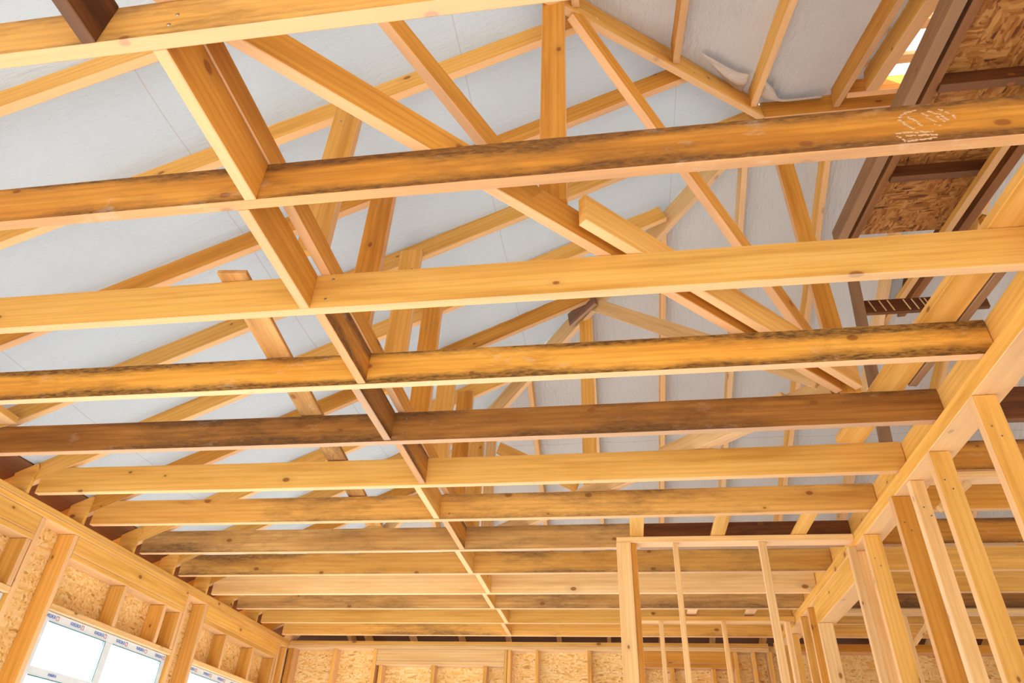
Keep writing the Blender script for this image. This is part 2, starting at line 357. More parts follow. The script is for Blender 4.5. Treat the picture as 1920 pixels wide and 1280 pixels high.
# stub boards beside the joist ends
for k in range(3, 12):
    y = YS[k] - .03
    bm = bmesh.new()
    x0, x1 = -4.258, -4.100
    pts = [(x0, ZJ + .002), (x1, ZJ + .002), (x1, left_z(x1) + .13), (x0, left_z(x0) + .13)]
    for yy in (y, y + .028):
        for (x, z) in pts: bm.verts.new((x - x0, yy - y, z - ZJ))
    bm.verts.ensure_lookup_table(); v = bm.verts
    bm.faces.new((v[0], v[1], v[2], v[3])); bm.faces.new((v[7], v[6], v[5], v[4]))
    for i in range(4):
        j = (i + 1) % 4; bm.faces.new((v[j], v[i], v[i + 4], v[j + 4]))
    bmesh.ops.recalc_face_normals(bm, faces=bm.faces)
    o = link('rafter_stub', bm, PINE, None, Matrix.Translation(V((x0, y, ZJ))))
    tag(o, f'small upright board on the left wall at the end of {PL[k]}', 'board', 'stub boards at the left joist ends')

# hips, ridge
beam('hip_rafter', (AX - .02, AY - .02, AZ - .03), (AX - 5.7, AY - 5.7, AZ - .03 - M * 5.68), (-T / 2, T / 2), (-.02, .17), PINE,
     'front hip rafter slanting from the post top towards the upper middle edge', 'rafter', 'hip rafters')
beam('hip_rafter', (AX - .02, AY + .04, AZ - .05), (-4.40, 9.06, AZ - .05 - M * 5.62), (-T / 2, T / 2), (-.02, .17), PALE,
     'pale back hip rafter running down to the far left corner', 'rafter', 'hip rafters')
beam('splice_board', (-.285, 4.90, 3.60), (-.050, 4.665, 3.655), (-.058, -.028), (0, .150), HIPB,
     'weathered grey brown splice board on the back hip above the clean third joist', 'board')
slab('ridge_board', AX, 7.0, AY - T / 2, AY + T / 2, AZ - .04, AZ + .15, PINE2, 'reddish ridge board at the upper right where the front and back rafters meet', 'beam')

# front slope rafters (rise away from the camera)
def front_z(y): return AZ - M * (AY - y)
def back_z(y): return AZ - M * (y - AY)
FX = [(-2.50, 0), (-1.90, 0), (-1.30, 0), (-.70, 0), (-.10, 0), (.50, 0), (1.10, 0), (1.70, 1), (1.86, 1), (2.60, 1), (3.2, 1), (3.8, 1), (4.4, 1), (5.0, 1)]
FLn = {5: 'thin strip at the top edge, meeting the hip above the torn membrane', 6: 'ending on the hip at the torn membrane', 7: 'beside the skylight opening, left of the pair', 8: 'right edge of which borders the bright skylight opening'}
for i, (x, full) in enumerate(FX):
    ye = AY - .03 if full else x + 2.197 - .02
    ys_ = -2.4
    if ye - ys_ < .3: continue
    w = .044 if i != 8 else .085
    lab = FLn.get(i, f'{ORD[min(i,12)]} counted from the left eave, outside the picture' if i < 5 else f'right of the skylight opening, {ORD[i-9]} of those')
    if i == 8: ye = 3.21
    beam('rafter', (x, ys_, front_z(ys_)), (x, ye, front_z(ye)), (-w, 0), (0, RD), [PINE, PINE2][i % 2], f'front roof rafter {lab}', 'rafter', 'front roof rafters')
beam('rafter', (2.45, 3.25, front_z(3.25)), (2.45, AY - .03, front_z(AY - .03)), (-T, 0), (0, RD), PINE2, 'very short front rafter piece above the skylight header', 'rafter', 'front roof rafters')
slab('opening_header', 1.745, 2.56, 3.215, 3.260, front_z(3.21) + .005, front_z(3.21) + .15, PINE2, 'header board closing the top of the skylight opening below the ridge', 'beam')
# back slope rafters (wall end x, top end x)
BX = [(-3.42, -3.42), (-3.20, -3.20), (-2.62, -2.62), (-2.0, -2.0), (-1.42, -1.40), (-.80, -.77), (-.20, -.17), (.41, .475), (1.0, 1.09), (1.57, 1.70), (2.2, 2.3), (2.8, 2.9), (3.4, 3.5), (4.0, 4.1), (4.6, 4.7), (5.2, 5.3)]
BLn = ['closest to the far left corner', 'second from the far left corner', 'third from the far left corner', 'fourth from the far left corner', 'below the row of hangers', 'just left of the double back post',
       'hidden behind the double back post', 'thin and upright right of the double back post', 'upright strip left of the ridge post', 'upright strip right of the ridge post', 'behind the dark brown leaning post']
for i, (xw, xt) in enumerate(BX):
    y1 = AY + .03 if xt > AX else 4.64 - xt
    y1 = max(y1, AY + .03)
    yw = YB + .60
    if yw - y1 < .2: continue
    xw2 = xw + (xt - xw) * 0
    lab = BLn[i] if i < len(BLn) else f'over the right-hand room, {ORD[i-11]} there'
    beam('rafter', (xt, y1, back_z(y1)), (xw2, yw, back_z(yw)), (-T, 0), (0, RD), PINE if i % 2 else PALE, f'back roof rafter {lab}', 'rafter', 'back roof rafters')

# ------------------------------------------------------------------ membrane (underside of the roof)
def roof_sheet(name, corners, mat, label, holes=None, n=28, n2=28, amp=.008, seed=0, sup=None, sax=1):
    """bilinear patch with shallow sag between rafters"""
    bm = bmesh.new(); a, b, c, d = [V(p) for p in corners]; g = []
    o0 = a.copy()
    for i in range(n + 1):
        row = []
        for j in range(n2 + 1):
            s, r = i / n, j / n2
            p = (a * (1 - s) + b * s) * (1 - r) + (d * (1 - s) + c * s) * r
            p = p + Vector((0, 0, amp * noise.noise(p * 1.7 + Vector((seed, 0, 0))) * 2))
            if sup:     # hangs slack between the rafters
                q = p[sax]; lo = max([u for u in sup if u <= q], default=None); hi = min([u for u in sup if u > q], default=None)
                if lo is not None and hi is not None: p.z -= .020 * math.sin(math.pi * (q - lo) / (hi - lo)) ** .8 * min(1.0, (hi - lo) / .5)
            row.append(bm.verts.new(p - o0))
        g.append(row)
    for i in range(n):
        for j in range(n2):
            f = (g[i][j], g[i + 1][j], g[i + 1][j + 1], g[i][j + 1])
            ctr = sum((v.co for v in f), Vector()) / 4 + o0
            if holes and holes(ctr): continue
            if len({tuple(round(q, 4) for q in v.co) for v in f}) < 3: continue
            bm.faces.new(f)
    bmesh.ops.remove_doubles(bm, verts=bm.verts, dist=.0005)
    for f in bm.faces: f.smooth = True
    o = link(name, bm, mat, None, Matrix.Translation(o0)); tag(o, label, None, None, 'structure'); return o
UP = RD / math.cos(math.atan(M)) + .004
EV = .55
roof_sheet('ceiling', [(XL - EV, AY - 5.864, left_z(XL - EV) + UP), (XL - EV, AY + 5.864, left_z(XL - EV) + UP), (AX, AY, AZ + UP), (AX, AY, AZ + UP)],
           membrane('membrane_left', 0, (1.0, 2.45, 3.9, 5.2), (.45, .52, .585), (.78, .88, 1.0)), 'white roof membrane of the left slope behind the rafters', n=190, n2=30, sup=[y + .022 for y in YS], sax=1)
roof_sheet('ceiling', [(XL - EV, AY - 5.864, AZ + UP - M * 5.864), (7.0, AY - 5.864, AZ + UP - M * 5.864), (7.0, AY, AZ + UP), (AX, AY, AZ + UP)],
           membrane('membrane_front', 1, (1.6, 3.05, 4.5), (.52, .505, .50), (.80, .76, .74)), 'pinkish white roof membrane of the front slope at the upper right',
           holes=lambda c: 1.94 < c.x < 2.55 and 1.9 < c.y < 3.22, n=150, n2=60, seed=4, sup=[x - .022 for x, _ in FX], sax=0)
roof_sheet('ceiling', [(XL - EV, AY + 5.864, AZ + UP - M * 5.864), (7.0, AY + 5.864, AZ + UP - M * 5.864), (7.0, AY, AZ + UP), (AX, AY, AZ + UP)],
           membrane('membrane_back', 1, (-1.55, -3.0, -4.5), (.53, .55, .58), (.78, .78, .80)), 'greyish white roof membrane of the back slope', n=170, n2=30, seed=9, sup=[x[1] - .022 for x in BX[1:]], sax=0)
# torn membrane fold hanging at the hip between two front rafters
def fold(pts_hi, pts_lo, label, sag):
    bm = bmesh.new(); m_ = 12; rows = []
    n_ = len(pts_hi); o0 = V(pts_hi[0])
    for i in range(n_):
        a, b = V(pts_hi[i]), V(pts_lo[i]); row = []
        for j in range(m_ + 1):
            r = j / m_
            p = a.lerp(b, r); p.z -= sag[i] * math.sin(math.pi * r ** .7) + .01 * math.sin(9 * r + i)
            row.append(bm.verts.new(p - o0))
        rows.append(row)
    for i in range(n_ - 1):
        for j in range(m_): bm.faces.new((rows[i][j], rows[i + 1][j], rows[i + 1][j + 1], rows[i][j + 1]))
    for f in bm.faces: f.smooth = True
    o = link('membrane_fold', bm, FOLD, None, Matrix.Translation(o0))
    md = o.modifiers.new('s', 'SUBSURF'); md.levels = 2; md.render_levels = 2
    md = o.modifiers.new('t', 'SOLIDIFY'); md.thickness = .003
    tag(o, label, 'membrane', 'torn membrane folds at the hip'); return o
FOLD = membrane('membrane_fold', 0, (), (.66, .61, .58), (.80, .74, .70))
def fz(y, d=0): return front_z(y) + UP - .02 - d
fold([(.70, 2.70, 4.13), (.762, 2.749, 4.150), (.837, 2.817, 4.178), (.92, 2.899, 4.216), (.995, 2.965, 4.246), (1.052, 2.977, 4.25)],
     [(.71, 2.74, 4.17), (.787, 2.84, 4.211), (.856, 2.965, 4.27), (.931, 3.075, 4.321), (1.0, 3.166, 4.369), (1.05, 3.22, 4.40)],
     'sagging fold of torn white membrane left of the front rafter', [.0, .01, .03, .035, .03, .01])
fold([(1.112, 3.00, 4.25), (1.172, 3.055, 4.268), (1.237, 3.134, 4.304), (1.294, 3.268, 4.366), (1.34, 3.315, 4.385), (1.464, 3.33, 4.40), (1.63, 3.32, 4.40)],
     [(1.115, 3.24, 4.40), (1.192, 3.303, 4.432), (1.251, 3.35, 4.452), (1.342, 3.375, 4.466), (1.388, 3.38, 4.467), (1.511, 3.385, 4.470), (1.65, 3.39, 4.475)],
     'drooping lobe of torn white membrane right of the front rafter', [.02, .05, .05, .02, .005, .003, .0])
# ------------------------------------------------------------------ posts, struts and diagonal beams of the roof frame
d1 = Vector((1, 1, 0)).normalized(); d2 = Vector((1, -1, 0)).normalized()
beam('diagonal_beam', (-1.55, .62, ZT + .002), (1.24, 3.41, ZT + .002), (0, T), (0, .150), PINE2,
     'long brown diagonal beam lying on the joists from the upper left to the ridge post', 'beam', 'diagonal beams on the joists')
beam('diagonal_beam', (-.093, 2.016, ZT + .002), (1.305, 3.414, ZT + .002), (-T - .002, -.002), (0, .150), PINE,
     'shorter second plank with a square-cut end, fixed to the right of the long diagonal beam', 'beam', 'diagonal beams on the joists')
beam('diagonal_beam', (1.22, 3.475, ZT + .002), (-1.60, 6.295, ZT + .002), (0, T), (0, .120), PALE,
     'pale diagonal beam running from the ridge post towards the far left above the orange joist', 'beam', 'diagonal beams on the joists')
beam('diagonal_beam', (1.035, 3.660, ZT + .002), (.36, 4.335, ZT + .002), (T + .002, 2 * T + .002), (0, .120), PALE,
     'short pale plank doubled onto the far diagonal beam near the ridge post', 'beam', 'diagonal beams on the joists')
slab('post', -.256, -.136, 2.000, 2.044, ZT + .155, front_z(2.0) + .02, PINE2, 'tall upright post standing on the long diagonal beam near the top centre', 'post', 'roof posts')
slab('post', 1.232, 1.342, 3.430, 3.475, ZT, AZ - .02, PINE2, 'wide orange ridge post with bark on its right edge, right of centre', 'post', 'roof posts')
slab('post', -.238, -.128, 4.84, 4.885, ZT + .12, 3.66, PINE, 'upright post under the weathered splice at the back hip', 'post', 'roof posts')
slab('post', -1.19, -1.10, 5.78, 5.825, ZT + .12, 3.20, PALE, 'short pale post far back, seen above the clean orange joist', 'post', 'roof posts')
slab('post', -1.10, -1.0, 1.10, 1.144, ZT + .155, 3.20, PINE, 'short post under the front hip, hidden by the streaky top joist', 'post', 'roof posts')
a45 = dict(up=(0, .05))
beam('strut', (-.106, 2.074, 3.66), (1.21, 3.39, 2.07), (-.012, .034), (0, .115), PINE2, 'slim strut slanting from the top of the tall post down to the right', 'strut', 'slanting struts')
beam('strut', (-1.00, 1.17, 2.765), (-.27, 1.90, 2.045), (0, T), (0, .100), PINE2, 'strut slanting down to the foot of the tall post from the upper left', 'strut', 'slanting struts')
beam('strut', (-.10, 4.76, 3.665), (1.15, 3.51, 2.06), (-T, 0), (0, .110), PALE, 'wide strut slanting from the weathered splice down to the ridge post foot', 'strut', 'slanting struts')
beam('strut', (-1.04, 5.70, 2.80), (-.30, 4.96, 2.10), (-T, 0), (0, .110), PINE, 'far strut between the short back post and the post under the splice', 'strut', 'slanting struts')

# flat planks lying loose on the joists
beam('loose_plank', (-1.662, 2.150, ZT + .002), (-1.990, 5.30, ZT + .002), (-.068, .068), (0, .025), WEATH, 'weathered paint-stained plank lying flat across the joists, left of the blocking', 'plank', 'planks lying on the joists')
beam('loose_plank', (1.600, 1.90, ZT + .002), (1.428, 4.05, ZT + .002), (-.078, .078), (0, .045), PINEF, 'wide bright plank lying across the joists beside the right-hand beam', 'plank', 'planks lying on the joists')
beam('loose_plank', (1.705, 1.95, ZT + .002), (1.590, 3.40, ZT + .002), (-.022, .022), (0, .035), TAUPE, 'narrow grey brown batten lying right of the wide bright plank', 'plank', 'planks lying on the joists')
beam('loose_plank', (-3.83, 2.90, ZT + .002), (-3.83, 3.40, ZT + .002), (-.07, .07), (0, .045), PINE, 'short plank end on the joists at the left edge, above the dark brown joist', 'plank', 'planks lying on the joists')

# ------------------------------------------------------------------ raised OSB deck under the skylight
def dz(y): return 2.856 + .166 * y
beam('deck_beam', (1.700, 1.0, dz(1.0)), (1.700, 3.95, dz(3.95)), (-.020, .045), (0, .12), TAUPE, 'grey brown beam along the left side of the raised chipboard deck', 'beam', 'beams of the raised chipboard deck')
beam('deck_beam', (1.700, 1.0, dz(1.0) + .02), (1.700, 3.95, dz(3.95) + .02), (-.105, -.055), (0, .12), BROWND, 'brown beam doubled onto the left deck beam, bordering the chipboard', 'beam', 'beams of the raised chipboard deck')
beam('deck_beam', (2.455, 1.0, dz(1.0)), (2.545, 5.6, dz(5.6)), (0, .065), (0, .21), BROWND, 'dark brown wide beam along the right side of the chipboard deck', 'beam', 'beams of the raised chipboard deck')
beam('deck_batten', (2.306, 2.2, dz(2.2) - .05), (2.372, 5.35, dz(5.35) - .05), (-.024, .024), (0, .048), PINE, 'bright yellow batten crossing under the chipboard deck', 'batten')
for i, (y, lab) in enumerate(((2.47, 'upper dark crosspiece under the chipboard deck, above the honey brown joist'), (3.21, 'lower dark crosspiece under the chipboard deck, below the honey brown joist'), (1.72, 'dark crosspiece under the chipboard deck beyond the top edge'))):
    slab('deck_crosspiece', 1.80, 2.385, y, y + .05, dz(y) + .0, dz(y) + .098, DARK, lab, 'beam', 'crosspieces of the chipboard deck')
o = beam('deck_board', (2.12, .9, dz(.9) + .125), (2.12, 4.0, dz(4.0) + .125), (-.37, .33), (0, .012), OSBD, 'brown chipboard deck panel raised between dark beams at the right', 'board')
beam('leaning_post', (1.79, 4.10, 3.42), (1.665, 4.10, 2.0), (-.02, .035), (-.03, .05), TAUPE, 'grey brown slightly leaning post left of the streaked board', 'post', upv=(0, 1, 0))
slab('streaked_board', 1.80, 2.62, 4.16, 4.19, 3.05, 3.165, DARK, 'dark board with pale adhesive streaks behind the leaning post', 'board')
for i, x in enumerate((1.84, 1.93, 1.995, 2.10, 2.16, 2.215, 2.27)):
    pass
# pale glue streaks as raised beads on the streaked board
sb = [o for o in C.objects if o.name == 'streaked_board'][0]
for i, x in enumerate((1.86, 1.93, 1.985, 2.09, 2.145, 2.20, 2.23)):
    beam('glue_streak', (x - .012, 4.158, 3.155), (x + .016, 4.158, 3.06), (-.005, .005), (-.002, .004), PALE, parent=sb, upv=(0, -1, 0))
beam('trimmer', (2.45, 3.60, 3.30), (3.1, 3.75, 3.17), (0, T), (-.02, .10), BROWN2, 'reddish brown trimmer between the deck beam and the right roof, at the right edge', 'beam')

# roof boards visible through the skylight opening
def rz(y, d): return front_z(y) + UP + d
beam('counter_batten', (2.13, 1.2, rz(1.2, .05)), (2.05, 3.15, rz(3.15, .05)), (-.03, .03), (0, .045), PALE, 'pale batten running down outside the skylight opening', 'batten', 'battens outside the skylight opening')
for i, (y, l) in enumerate(((2.70, 'upper'), (3.05, 'lower'))):
    beam('counter_batten', (1.80, y, rz(y, .0)), (3.0, y, rz(y, .0)), (-.035, .035), (0, .04), PALE, f'pale {l} crosswise batten outside the skylight opening', 'batten', 'battens outside the skylight opening')

# ------------------------------------------------------------------ right stud wall
slab('rim_board', 1.722, 1.766, .30, 8.60, ZJ + .001, ZT, PINE, 'deep upright board on top of the right stud wall where the joists end', 'beam')
slab('top_plate', XR, 1.810, .30, 8.60, 1.714, ZJ - .001, PINE, 'thick yellow top plate of the right-hand stud wall', 'plate', 'wall plates')
SM = [PINE, PINE, PINE, PINE2, PALE, PINE2, PINE, PALE, PINE, PINE]
studs = [(1.90, XR - .005, 1.755, PINE, 'nearest stud of the right wall, outside the right edge'),
         (2.45, XR - .005, 1.755, PINE, 'second stud of the right wall, outside the right edge'),
         (3.02, XR - .005, 1.755, PINE, 'wide yellow stud at the right edge of the photo'),
         (3.602, XR - .005, 1.755, PINE, 'wide yellow stud below the dark brown joist end, second from the right edge'),
         (3.975, XR + .012, 1.745, PALE, 'pale pinkish stud with a printed surface, between two yellow studs'),
         (4.206, XR - .020, 1.745, PINE2, 'deep orange stud, left neighbour of the pale one'),
         (4.86, XR - .012, 1.750, PINE, 'yellow stud where the ladder partition meets the right wall'),
         (6.74, XR - .012, 1.750, PINE2, 'orange stud just beyond the door opening'),
         (7.06, XR - .012, 1.750, PINE, 'yellow stud beyond the door opening near the far partition'),
         (7.75, XR - .012, 1.750, PINE, 'stud close to the back wall in the right stud wall'),
         (8.30, XR - .012, 1.750, PINE, 'last stud of the right wall at the back corner')]
for (y, x0, x1, mt, lab) in studs:
    st = slab('wall_stud', x0, x1, y, y + T, -ZC, 1.712, mt, lab, 'stud', 'studs of the right wall')
    for (sx, sz) in ((.035, 1.55), (.06, 1.50)): screw(st, x0 + sx, y - .001, sz, (0, -1, 0), .005)
slab('wall_stud', 1.598, 1.648, 5.095, 5.14, -ZC, 1.712, PALE, 'slim pale upright in front of the partition end at the right wall', 'stud', 'partition uprights')
slab('wall_stud', XR - .008, 1.750, 5.20, 5.238, -ZC, 1.712, PALE, 'door jamb upright right behind the ladder partition', 'stud', 'studs of the right wall')
slab('wall_stud', XR - .012, 1.755, 6.46, 6.505, -ZC, 1.518, PALE, 'knotty pale door jamb upright on the far side of the opening', 'stud', 'studs of the right wall')
slab('door_header', XR, 1.795, 5.24, 6.56, 1.52, 1.712, PINE, 'deep header beam above the door opening in the right stud wall', 'beam')
# ladder-like partition
slab('top_plate', -.015, 1.651, 5.090, 5.205, 1.755, ZJ - .001, PALE, 'plate on top of the near ladder-like partition below the joists', 'plate', 'wall plates')
slab('partition_post', -.018, .086, 5.075, 5.120, -ZC, 1.754, PALE, 'wide pale corner post of the ladder-like partition', 'post')
slab('wall_stud', .088, .128, 5.100, 5.205, -ZC, 1.754, PINE2, 'orange upright fixed behind the wide pale corner post', 'stud', 'partition uprights')
slab('wall_stud', .391, .428, 5.10, 5.145, -ZC, 1.754, PALE, 'slim pale upright right of the corner post in the ladder-like partition', 'stud', 'partition uprights')
slab('wall_stud', .997, 1.050, 5.10, 5.145, -ZC, 1.754, PALE, 'slim pale upright in the middle right of the ladder-like partition', 'stud', 'partition uprights')
slab('top_plate', .05, 1.651, 7.33, 7.43, 1.735, 1.780, PINE, 'plate on top of the far partition, seen through the ladder-like one', 'plate', 'wall plates')
for x, l in ((.353, 'left'), (.955, 'right')):
    slab('wall_stud', x, x + .042, 7.33, 7.37, -ZC, 1.733, PALE, f'{l} upright of the far partition', 'stud', 'partition uprights')
slab('wall_stud', 1.555, 1.60, 7.33, 7.42, -ZC, 1.733, PALE, 'end upright of the far partition at the right wall', 'stud', 'partition uprights')
for i, (x, l) in enumerate(((.085, 'left'), (.670, 'middle'), (1.238, 'right'))):
    slab('nailer_board', x, x + .10, YS[6] + T, YS[7], ZJ + .001, ZJ + .023, PINEF, f'{l} flat board bridging the seventh and eighth joists above the near partition', 'board', 'flat boards above the partitions')
for i, (x, l) in enumerate(((.63, 'left'), (1.19, 'right'))):
    slab('nailer_board', x, x + .095, YS[10] + T, YS[11], ZJ + .001, ZJ + .023, PALE, f'{l} flat board above the far partition between two joists', 'board', 'flat boards above the partitions')
# right-hand room
for k, y in enumerate(YS):
    slab('ceiling_joist', 1.772, 5.6, y, y + T, ZJ + .001, ZT, [MILD, BROWN, PINE, DARK, DARK, BROWN2, PINE2, BROWN2, PINE, PINE, BROWN, MILD, MILD][k],
         f'ceiling joist of the right-hand room in line with {PL[k]}', 'joist', 'ceiling joists of the right-hand room')
slab('top_plate', 1.812, 4.6, 4.06, 4.16, 1.755, ZJ - .001, PALE, 'white-lit partition plate in the right-hand room, nearer one', 'plate', 'wall plates')
slab('top_plate', 1.812, 4.6, 7.12, 7.22, 1.755, ZJ - .001, PALE, 'white-lit partition plate in the right-hand room, farther one', 'plate', 'wall plates')
beam('brace', (1.82, 4.10, 1.60), (2.02, 4.10, 1.752), (-.02, .02), (-.04, 0), PALE, 'small slanting brace under the nearer plate of the right-hand room', 'strut', 'small braces in the right-hand room')
slab('wall_stud', 2.54, 2.60, 7.13, 7.17, -ZC, 1.754, PALE, 'pale stud of the farther partition in the right-hand room', 'stud', 'partition uprights')
beam('brace', (2.60, 7.19, 1.52), (2.82, 7.19, 1.754), (-.02, .02), (-.045, 0), PALE, 'small slanting brace under the farther plate of the right-hand room', 'strut', 'small braces in the right-hand room')

# ------------------------------------------------------------------ left wall
PX = XL - .145
def lw(name, y0, y1, z0, z1, mat, label, cat, group=None, x0=PX + .002, x1=XL, axis=None):
    return slab(name, x0, x1, y0, y1, z0, z1, mat, label, cat, group, axis=axis)
lw('top_plate', -2.2, YB + .14, 1.757, ZJ - .001, PINE, 'upper top plate of the left wall under the joist ends', 'plate', 'wall plates')
lw('top_plate', -2.2, YB + .14, 1.712, 1.755, PINE, 'lower top plate of the left wall, right below the upper one', 'plate', 'wall plates')
WB = [(2.40, 4.25), (4.66, 6.27), (6.655, 8.36)]
wn = ['leftmost', 'middle', 'far']
for i, (a, b) in enumerate(WB):
    lw('header_beam', a, b, 1.584, 1.710, PINE, f'deep header board over the {wn[i]} window of the left wall', 'beam', 'window headers', x0=XL - .05)
    lw('header_plate', a, b, 1.540, 1.582, PINE, f'flat plate under the header over the {wn[i]} window', 'plate', 'window headers')
    lw('lintel', a, b, 1.175, 1.218, PALE, f'lintel board directly above the {wn[i]} window of the left wall', 'beam', 'window lintels')
    lw('sill_board', a, b, -1.095, -1.052, PALE, f'sill board below the {wn[i]} window of the left wall', 'board', 'window lintels')
SL = [(2.355, 'outside the left edge'), (4.252, 'at the lower left edge, right of the leftmost window'), (4.612, 'left of the middle window'), (6.274, 'at the right side of the middle window'),
      (6.606, 'between the middle and the far window'), (8.365, 'at the far right end of the far window'), (8.56, 'in the far left corner')]
for y, l in SL:
    lw('wall_stud', y, y + T, -ZC, 1.710, PINE, f'full-height left wall stud {l}', 'stud', 'studs of the left wall')
CR = [(3.0, 0, 'near'), (3.6, 0, 'middle'), (4.20, 0, 'right end'), (5.36, 1, 'left'), (5.955, 1, 'middle'), (6.22, 1, 'right end'), (7.13, 2, 'left'), (7.755, 2, 'middle'), (8.30, 2, 'right end')]
for y, w, l in CR:
    lw('cripple_stud', y, y + T, 1.220, 1.538, PINE, f'short {l} stud above the {wn[w]} window', 'stud', 'short studs above the left windows')
def panel_wall(name, x0, x1, y0, y1, z0, z1, holes, mat, label, along):
    """sheathing with rectangular openings, one mesh"""
    bm = bmesh.new(); lo, hi = (y0, y1) if along == 'y' else (x0, x1)
    us = sorted({lo, hi, *[h[0] for h in holes], *[h[1] for h in holes]}); zs = sorted({z0, z1, *[h[2] for h in holes], *[h[3] for h in holes]})
    for a, b in zip(us, us[1:]):
        for c, d in zip(zs, zs[1:]):
            um, zm = (a + b) / 2, (c + d) / 2
            if any(h[0] < um < h[1] and h[2] < zm < h[3] for h in holes): continue
            q = (x0, x1, a, b, c, d) if along == 'y' else (a, b, y0, y1, c, d)
            pts = [bm.verts.new((X, Y, Z)) for X in q[:2] for Y in q[2:4] for Z in q[4:]]
            for f in ((0, 1, 3, 2), (4, 6, 7, 5), (0, 4, 5, 1), (2, 3, 7, 6), (0, 2, 6, 4), (1, 5, 7, 3)): bm.faces.new([pts[i] for i in f])
    bmesh.ops.remove_doubles(bm, verts=bm.verts, dist=.0001)
    bmesh.ops.recalc_face_normals(bm, faces=bm.faces)
    o = link(name, bm, mat, None, Matrix.Translation((0, 0, ZC))); tag(o, label, None, None, 'structure'); return o
panel_wall('wall_left', PX - .012, PX, -2.2, YB + .16, -ZC, ZJ + .02, [(a, b, -1.05, 1.173) for a, b in WB] + [(-1.8, 1.9, -.2, 1.173)], OSB, 'chipboard sheathing of the left wall behind the studs', 'y')
panel_wall('wall_back', XL - .157, 7.0, YB + .145, YB + .157, -ZC, ZJ + .0, [(-2.82, -1.44, -1.1, .99), (.22, 1.19, -1.1, .99), (3, 4.4, -1.1, .99)], OSB, 'chipboard sheathing of the back wall behind the studs', 'x')

# windows
def text_obj(s, size, mat, parent, mw, name):
    cu = bpy.data.curves.new(name, 'FONT'); cu.body = s; cu.size = size; cu.extrude = .0006; cu.align_x = 'CENTER'; cu.align_y = 'CENTER'; cu.offset = size * .012
    o = bpy.data.objects.new(name, cu); C.objects.link(o)
    me = bpy.data.meshes.new_from_object(o); bpy.data.objects.remove(o)
    me.materials.clear(); me.materials.append(mat)
    o = bpy.data.objects.new(name, me); C.objects.link(o); o.matrix_world = mw; o.parent = parent; o.matrix_parent_inverse = parent.matrix_world.inverted()
    return o
def window(idx, y0, y1, z0, z1, mull, label):
    root = bpy.data.objects.new(f'window_{idx}', None); C.objects.link(root); root.location = V((XL - .05, (y0 + y1) / 2, z0))
    bpy.context.view_layer.update()
    tag(root, label, None, None, 'structure')
    xf0, xf1 = XL - .105, XL - .035; fw = .062
    def bar(n, a, b, c, d, m=PVC, x0=xf0, x1=xf1): return slab(n, x0, x1, a, b, c, d, m, parent=root)
    fr = bar('window_frame', y0, y1, z1 - fw, z1); bar('window_frame', y0, y1, z0, z0 + fw)
    bar('window_frame', y0, y0 + fw, z0 + fw, z1 - fw); bar('window_frame', y1 - fw, y1, z0 + fw, z1 - fw)
    bar('mullion', mull[0], mull[1], z0 + fw, z1 - fw)
    tz = z1 - .36
    bar('transom', y0 + fw, mull[0], tz - .055, tz)
    for (a, b, c, d) in ((y0 + fw, mull[0], tz, z1 - fw), (y0 + fw, mull[0], z0 + fw, tz - .055), (mull[1], y1 - fw, z0 + fw, z1 - fw)):
        bar('pane', a, b, c, d, GLASS, XL - .080, XL - .074)
        bar('gasket', a, b, d - .006, d, TEAL, XL - .0345, XL - .031) ; bar('gasket', b - .007, b, c, d, TEAL, XL - .0345, XL - .031); bar('gasket', b - .028, b - .023, c, d, TEAL, XL - .0345, XL - .031)
    yy = y0 + .06; i = 0
    while yy < y1 - .08:       # printed protective film, lettering seen upside down along the head of the frame
        mw = Matrix(((0, 0, 1, XL - .0340), (1, 0, 0, yy), (0, 1, 0, z1 - .030 + ZC), (0, 0, 0, 1)))
        text_obj('\u041a\u0418\u0428\u041a\u0410', .032, BLUE, root, mw, 'film_print')
        for (dy, dz_, w, h) in ((.070, 0, .004, .030), (.094, 0, .004, .030), (.082, .013, .028, .004), (.082, -.013, .010, .004)):
            slab('film_emblem', XL - .0345, XL - .0333, yy + dy - w / 2, yy + dy + w / 2, z1 - .030 + dz_ - h / 2, z1 - .030 + dz_ + h / 2, RED, parent=root, bev=0)
        yy += .285; i += 1
    for yy in (y0 + .30, ):
        mw = Matrix(((0, 0, 1, XL - .0340), (1, 0, 0, yy), (0, 1, 0, tz - .028 + ZC), (0, 0, 0, 1)))
        text_obj('\u041a\u0418\u0428\u041a\u0410', .024, BLUE, root, mw, 'film_print')
    return root
window(1, 2.45, 4.245, -1.048, 1.172, (3.30, 3.38), 'white film-covered window at the very left edge, only its corner visible')
window(2, 4.665, 6.265, -1.048, 1.172, (5.40, 5.485), 'white film-covered window at the lower left with blue lettering')
window(3, 6.66, 8.355, -1.048, 1.172, (7.45, 7.53), 'white film-covered window farther along the left wall')
window(4, -1.78, 1.88, -.198, 1.172, (.0, .08), 'unseen white window added beside the camera to let sun onto the floor')  # unseen opening, added and sized so sunlight bounces up off the floor

